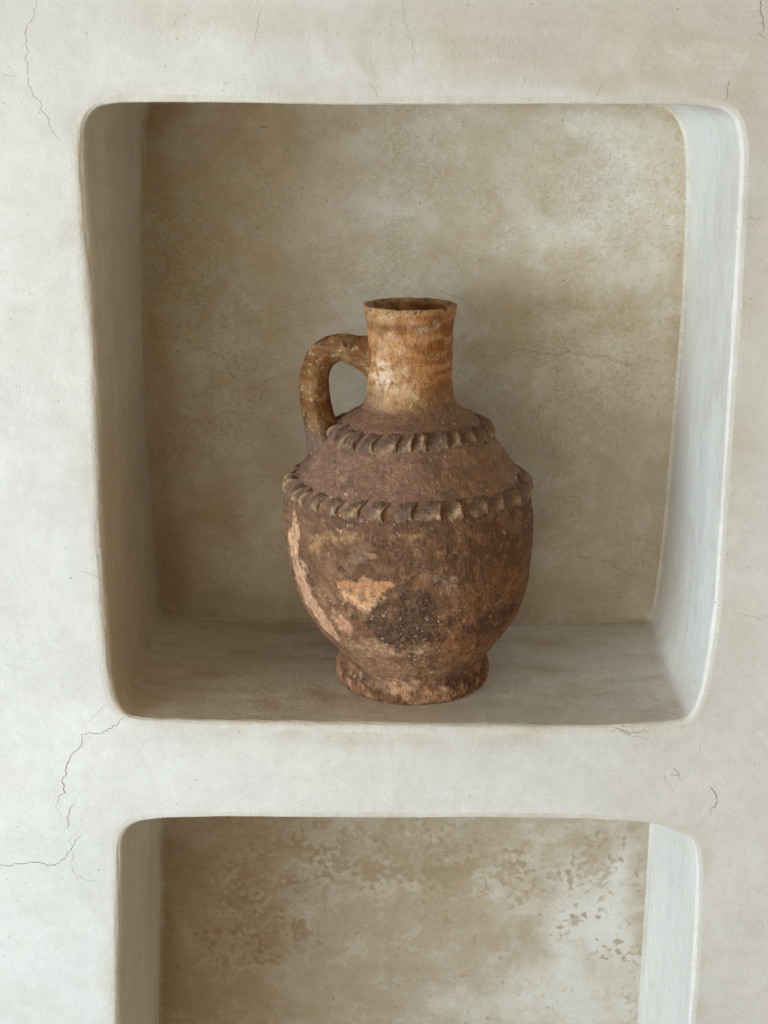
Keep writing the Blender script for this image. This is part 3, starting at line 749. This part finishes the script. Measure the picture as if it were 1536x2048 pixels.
# the two thumb-pressed bands of clay
def band(zc, half, height, count, seed, tilt):
    r2 = np.random.default_rng(seed)
    nt, nth = 64, 1500
    tb = np.linspace(-1.25, 1.25, nt)[:, None]; ph = np.linspace(0, 2 * math.pi, nth, endpoint=False)[None]
    bounds = np.linspace(0, 1, count + 1)[:-1] + r2.normal(0, .15, count) / count; bounds = np.sort(bounds % 1)
    u = ((ph / (2 * math.pi)) - .5 - .02) % 1.0
    zs = zc + .0014 * np.sin(ph + 1.0) + .0009 * np.sin(3 * ph)                # uneven, hand laid
    du = tilt * tb / count                                                       # ridges lean
    uu = (u + du) % 1.0
    k = np.searchsorted(bounds, uu, 'right') - 1
    lo = bounds[k % count]; hi = bounds[(k + 1) % count]
    span = (hi - lo) % 1.0; x = ((uu - lo) % 1.0) / span
    kk = k % count
    depth = r2.uniform(.72, 1.0, count)[kk]; hh = r2.uniform(.72, 1.15, count)[kk]; zo = r2.normal(0, .15, count)[kk]; wv = r2.uniform(.8, 1.1, count)[kk]
    t2 = tb + zo
    ridge = np.sqrt(np.clip(1 - np.abs(t2 / 1.05) ** 2.6, 0, 1))
    lump = .84 + .20 * np.cos(2 * math.pi * (x - .93))
    # each press of the thumb: a sharp crescent cliff on the left, then a hollow that climbs to a tip on the right
    xs = x - .16 * np.abs(t2 + .1) ** 1.6 - .05
    xs = np.where(xs < 0, 1.0 + xs, xs)
    cliff = sstep(0.0, .10, xs)
    climb = np.clip((xs - .06) / .86, 0, 1)
    prof = -.10 + 1.1 * (.30 * climb + .70 * climb ** 1.9)
    prof = (1 - cliff) * 1.0 + cliff * prof
    dish = np.clip(1 - prof, 0, 1)
    body_ = (1 - depth * dish)
    h = height * hh * ridge * body_ * (1 - .35 * np.clip(t2, 0, 1) * (1 - dish))
    edge_wave = 1 - .20 * np.cos(2 * math.pi * (x - .02)) * (tb < 0) - .10 * np.cos(2 * math.pi * (x - .1)) * (tb > 0) + .10 * (kk % 3 - 1) * (tb < 0)
    z = zs + tb * half * edge_wave
    R = Rz(z)
    dz = .002; dR = (Rz(z + dz) - Rz(z - dz)) / (2 * dz)
    nn = np.sqrt(1 + dR ** 2); nr_, nz_ = 1 / nn, -dR / nn
    nr_ = nr_ * .75 + .25 * .9; nz_ = nz_ * .75 + .25 * .2
    a = ph + 0 * z
    s, c = np.sin(a), -np.cos(a)
    B = np.stack([R * s, R * c, z], -1).reshape(-1, 3); N = np.stack([nr_ * s, nr_ * c, nz_], -1).reshape(-1, 3)
    n60, n150, n25, n400 = fbm(B, 70, 4), fbm(B, 170, 4, .6), fbm(B, 26, 4), fbm(B, 450, 2)
    hf = h.ravel()
    rel = hf + (ridge.ravel() > .05) * (.0007 * n60 + .0006 * n150 + .0002 * n400) - .0012 * (ridge.ravel() <= 0.02)
    wob = fbm(np.c_[B[:, 0], B[:, 1], B[:, 2]], 5.5, 2, off=3.) * .0022
    P = B + N * (rel + wob)[:, None] - np.c_[B[:, :2] / np.linalg.norm(B[:, :2], axis=1)[:, None], np.zeros(len(B))] * .0016
    P[:, 0] += axis_x(P[:, 2])
    col = np.tile(np.array([.19, .12, .083]), (len(P), 1))
    tip = sstep(.42, .85, (hf / height)) * sstep(-.55, .15, n25 + .6 * n60)
    lowf = sstep(.1, -.7, np.broadcast_to(tb, h.shape).ravel())
    col = mix(col, (.43, .275, .16), np.clip(tip * .75 + lowf * .55 * sstep(-.3, .3, n60), 0, 1))
    col = mix(col, (.54, .38, .245), sstep(.2, .55, n150 + .4 * n60) * tip * .7)
    col = mix(col, (.085, .06, .048), dish.ravel() * .15 * sstep(-.4, .3, n60))
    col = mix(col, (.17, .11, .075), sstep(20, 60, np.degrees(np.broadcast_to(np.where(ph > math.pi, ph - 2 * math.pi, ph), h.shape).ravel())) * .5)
    col = mix(col, (.12, .08, .06), sstep(.1, .5, -n25) * .5)
    col = col * np.clip(1 + .3 * n150 + .2 * n400, .4, 1.6)[:, None]
    o = mesh_obj('thumbed_band', P, gridq(nt, nth, True), M_clay, jug)
    cattr(o, 'clay', np.clip(col, .012, .8)); fattr(o, 'grit', np.full(len(P), .6))
    return o
band(.2480, .0100, .0088, 31, 3, -.10)
band(.3112, .0090, .0080, 29, 5, -.12)

# the handle: a thick oval strap from the neck over to the shoulder
HP = np.array([(-.030, 0, .3925), (-.0427, 0, .3950), (-.0610, -.001, .4003), (-.0790, -.002, .4046), (-.0962, -.003, .3975), (-.1058, -.004, .3835), (-.1090, -.005, .3605), (-.1074, -.006, .3381), (-.1030, -.006, .3181), (-.0960, -.005, .2980), (-.085, -.004, .280)])
HP[:, 0] -= .0033
HA = np.array([.0340, .0260, .0180, .0155, .0160, .0165, .0170, .0175, .0190, .0240, .030])      # half thickness seen from the front
HB = np.array([.026, .0215, .0185, .0180, .0180, .0180, .0180, .0185, .0200, .0240, .028])       # half width front to back
hs = np.r_[0, np.cumsum(np.linalg.norm(np.diff(HP, axis=0), axis=1))]
ht = np.linspace(0, hs[-1], 300)
hp = catmull(HP, hs, ht); ha = np.interp(ht, hs, HA); hb = np.interp(ht, hs, HB)
kk = np.exp(-.5 * (np.arange(-12, 13) / 5.0) ** 2); kk /= kk.sum()
ha = np.convolve(np.pad(ha, 12, 'edge'), kk, 'valid'); hb = np.convolve(np.pad(hb, 12, 'edge'), kk, 'valid')
T = np.gradient(hp, axis=0); T /= np.linalg.norm(T, axis=1)[:, None]
Yv = np.array([0, 1.0, 0])[None]; Bv = np.cross(T, np.broadcast_to(Yv, T.shape)); Bv /= np.linalg.norm(Bv, axis=1)[:, None]; Dv = np.cross(Bv, T)
pa = np.linspace(0, 2 * math.pi, 200, endpoint=False)
cq = np.sign(np.cos(pa)) * np.abs(np.cos(pa)) ** .62; sq = np.sign(np.sin(pa)) * np.abs(np.sin(pa)) ** .62
_t = math.radians(42); ca = (cq * math.cos(_t) - sq * math.sin(_t)) * .88; sa = (cq * math.sin(_t) + sq * math.cos(_t)) * .88
N = Bv[:, None] * ca[None, :, None] + Dv[:, None] * sa[None, :, None]
H = hp[:, None] + Bv[:, None] * (ca[None] * ha[:, None])[..., None] + Dv[:, None] * (sa[None] * hb[:, None])[..., None]
H = H.reshape(-1, 3); N = N.reshape(-1, 3); N /= np.linalg.norm(N, axis=1)[:, None]
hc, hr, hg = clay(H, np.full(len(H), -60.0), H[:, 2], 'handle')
H = H + N * (hr + .0012 * fbm(H, 22, 3))[:, None]
q = gridq(300, 200, True)
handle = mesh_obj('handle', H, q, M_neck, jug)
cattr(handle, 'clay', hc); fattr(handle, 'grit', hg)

# ------------------------------------------------------------------ light: one big window to the left, a dim warm room
def area(name, loc, target, sx, sy, power, col):
    d = bpy.data.lights.new(name, 'AREA'); d.shape = 'RECTANGLE'; d.size = sx; d.size_y = sy; d.energy = power; d.color = col
    o = bpy.data.objects.new(name, d); o.location = loc
    o.rotation_euler = (Vector(target) - Vector(loc)).to_track_quat('-Z', 'Y').to_euler()
    return link(o)
area('window_light', (-3.0, -2.35, .40), (0, .05, .25), 2.0, 1.1, 116, (.80, .915, .98))
area('window_sky_light', (-1.75, -1.5, -.85), (-.1, .05, -.1), 1.1, .8, 22, (.42, .71, 1.0))
area('room_fill_light', (-1.5, -3.6, .0), (0, .1, .30), 2.2, 1.6, 34, (1.0, .95, .86))  # broad frontal fill standing in for the room's ambient light
w = bpy.data.worlds.new('World'); S.world = w; w.use_nodes = True
bg = w.node_tree.nodes['Background']; bg.inputs['Color'].default_value = (1.0, .77, .45, 1); bg.inputs['Strength'].default_value = .335

S.view_settings.view_transform = 'Standard'; S.view_settings.look = 'None'
S.view_settings.exposure = 0; S.view_settings.gamma = 1; S.view_settings.use_curve_mapping = False
S.render.engine = 'CYCLES'
S.cycles.max_bounces = 8; S.cycles.diffuse_bounces = 5
S.cycles.use_denoising = True
S.cycles.use_adaptive_sampling = True; S.cycles.adaptive_threshold = .03; S.cycles.adaptive_min_samples = 32
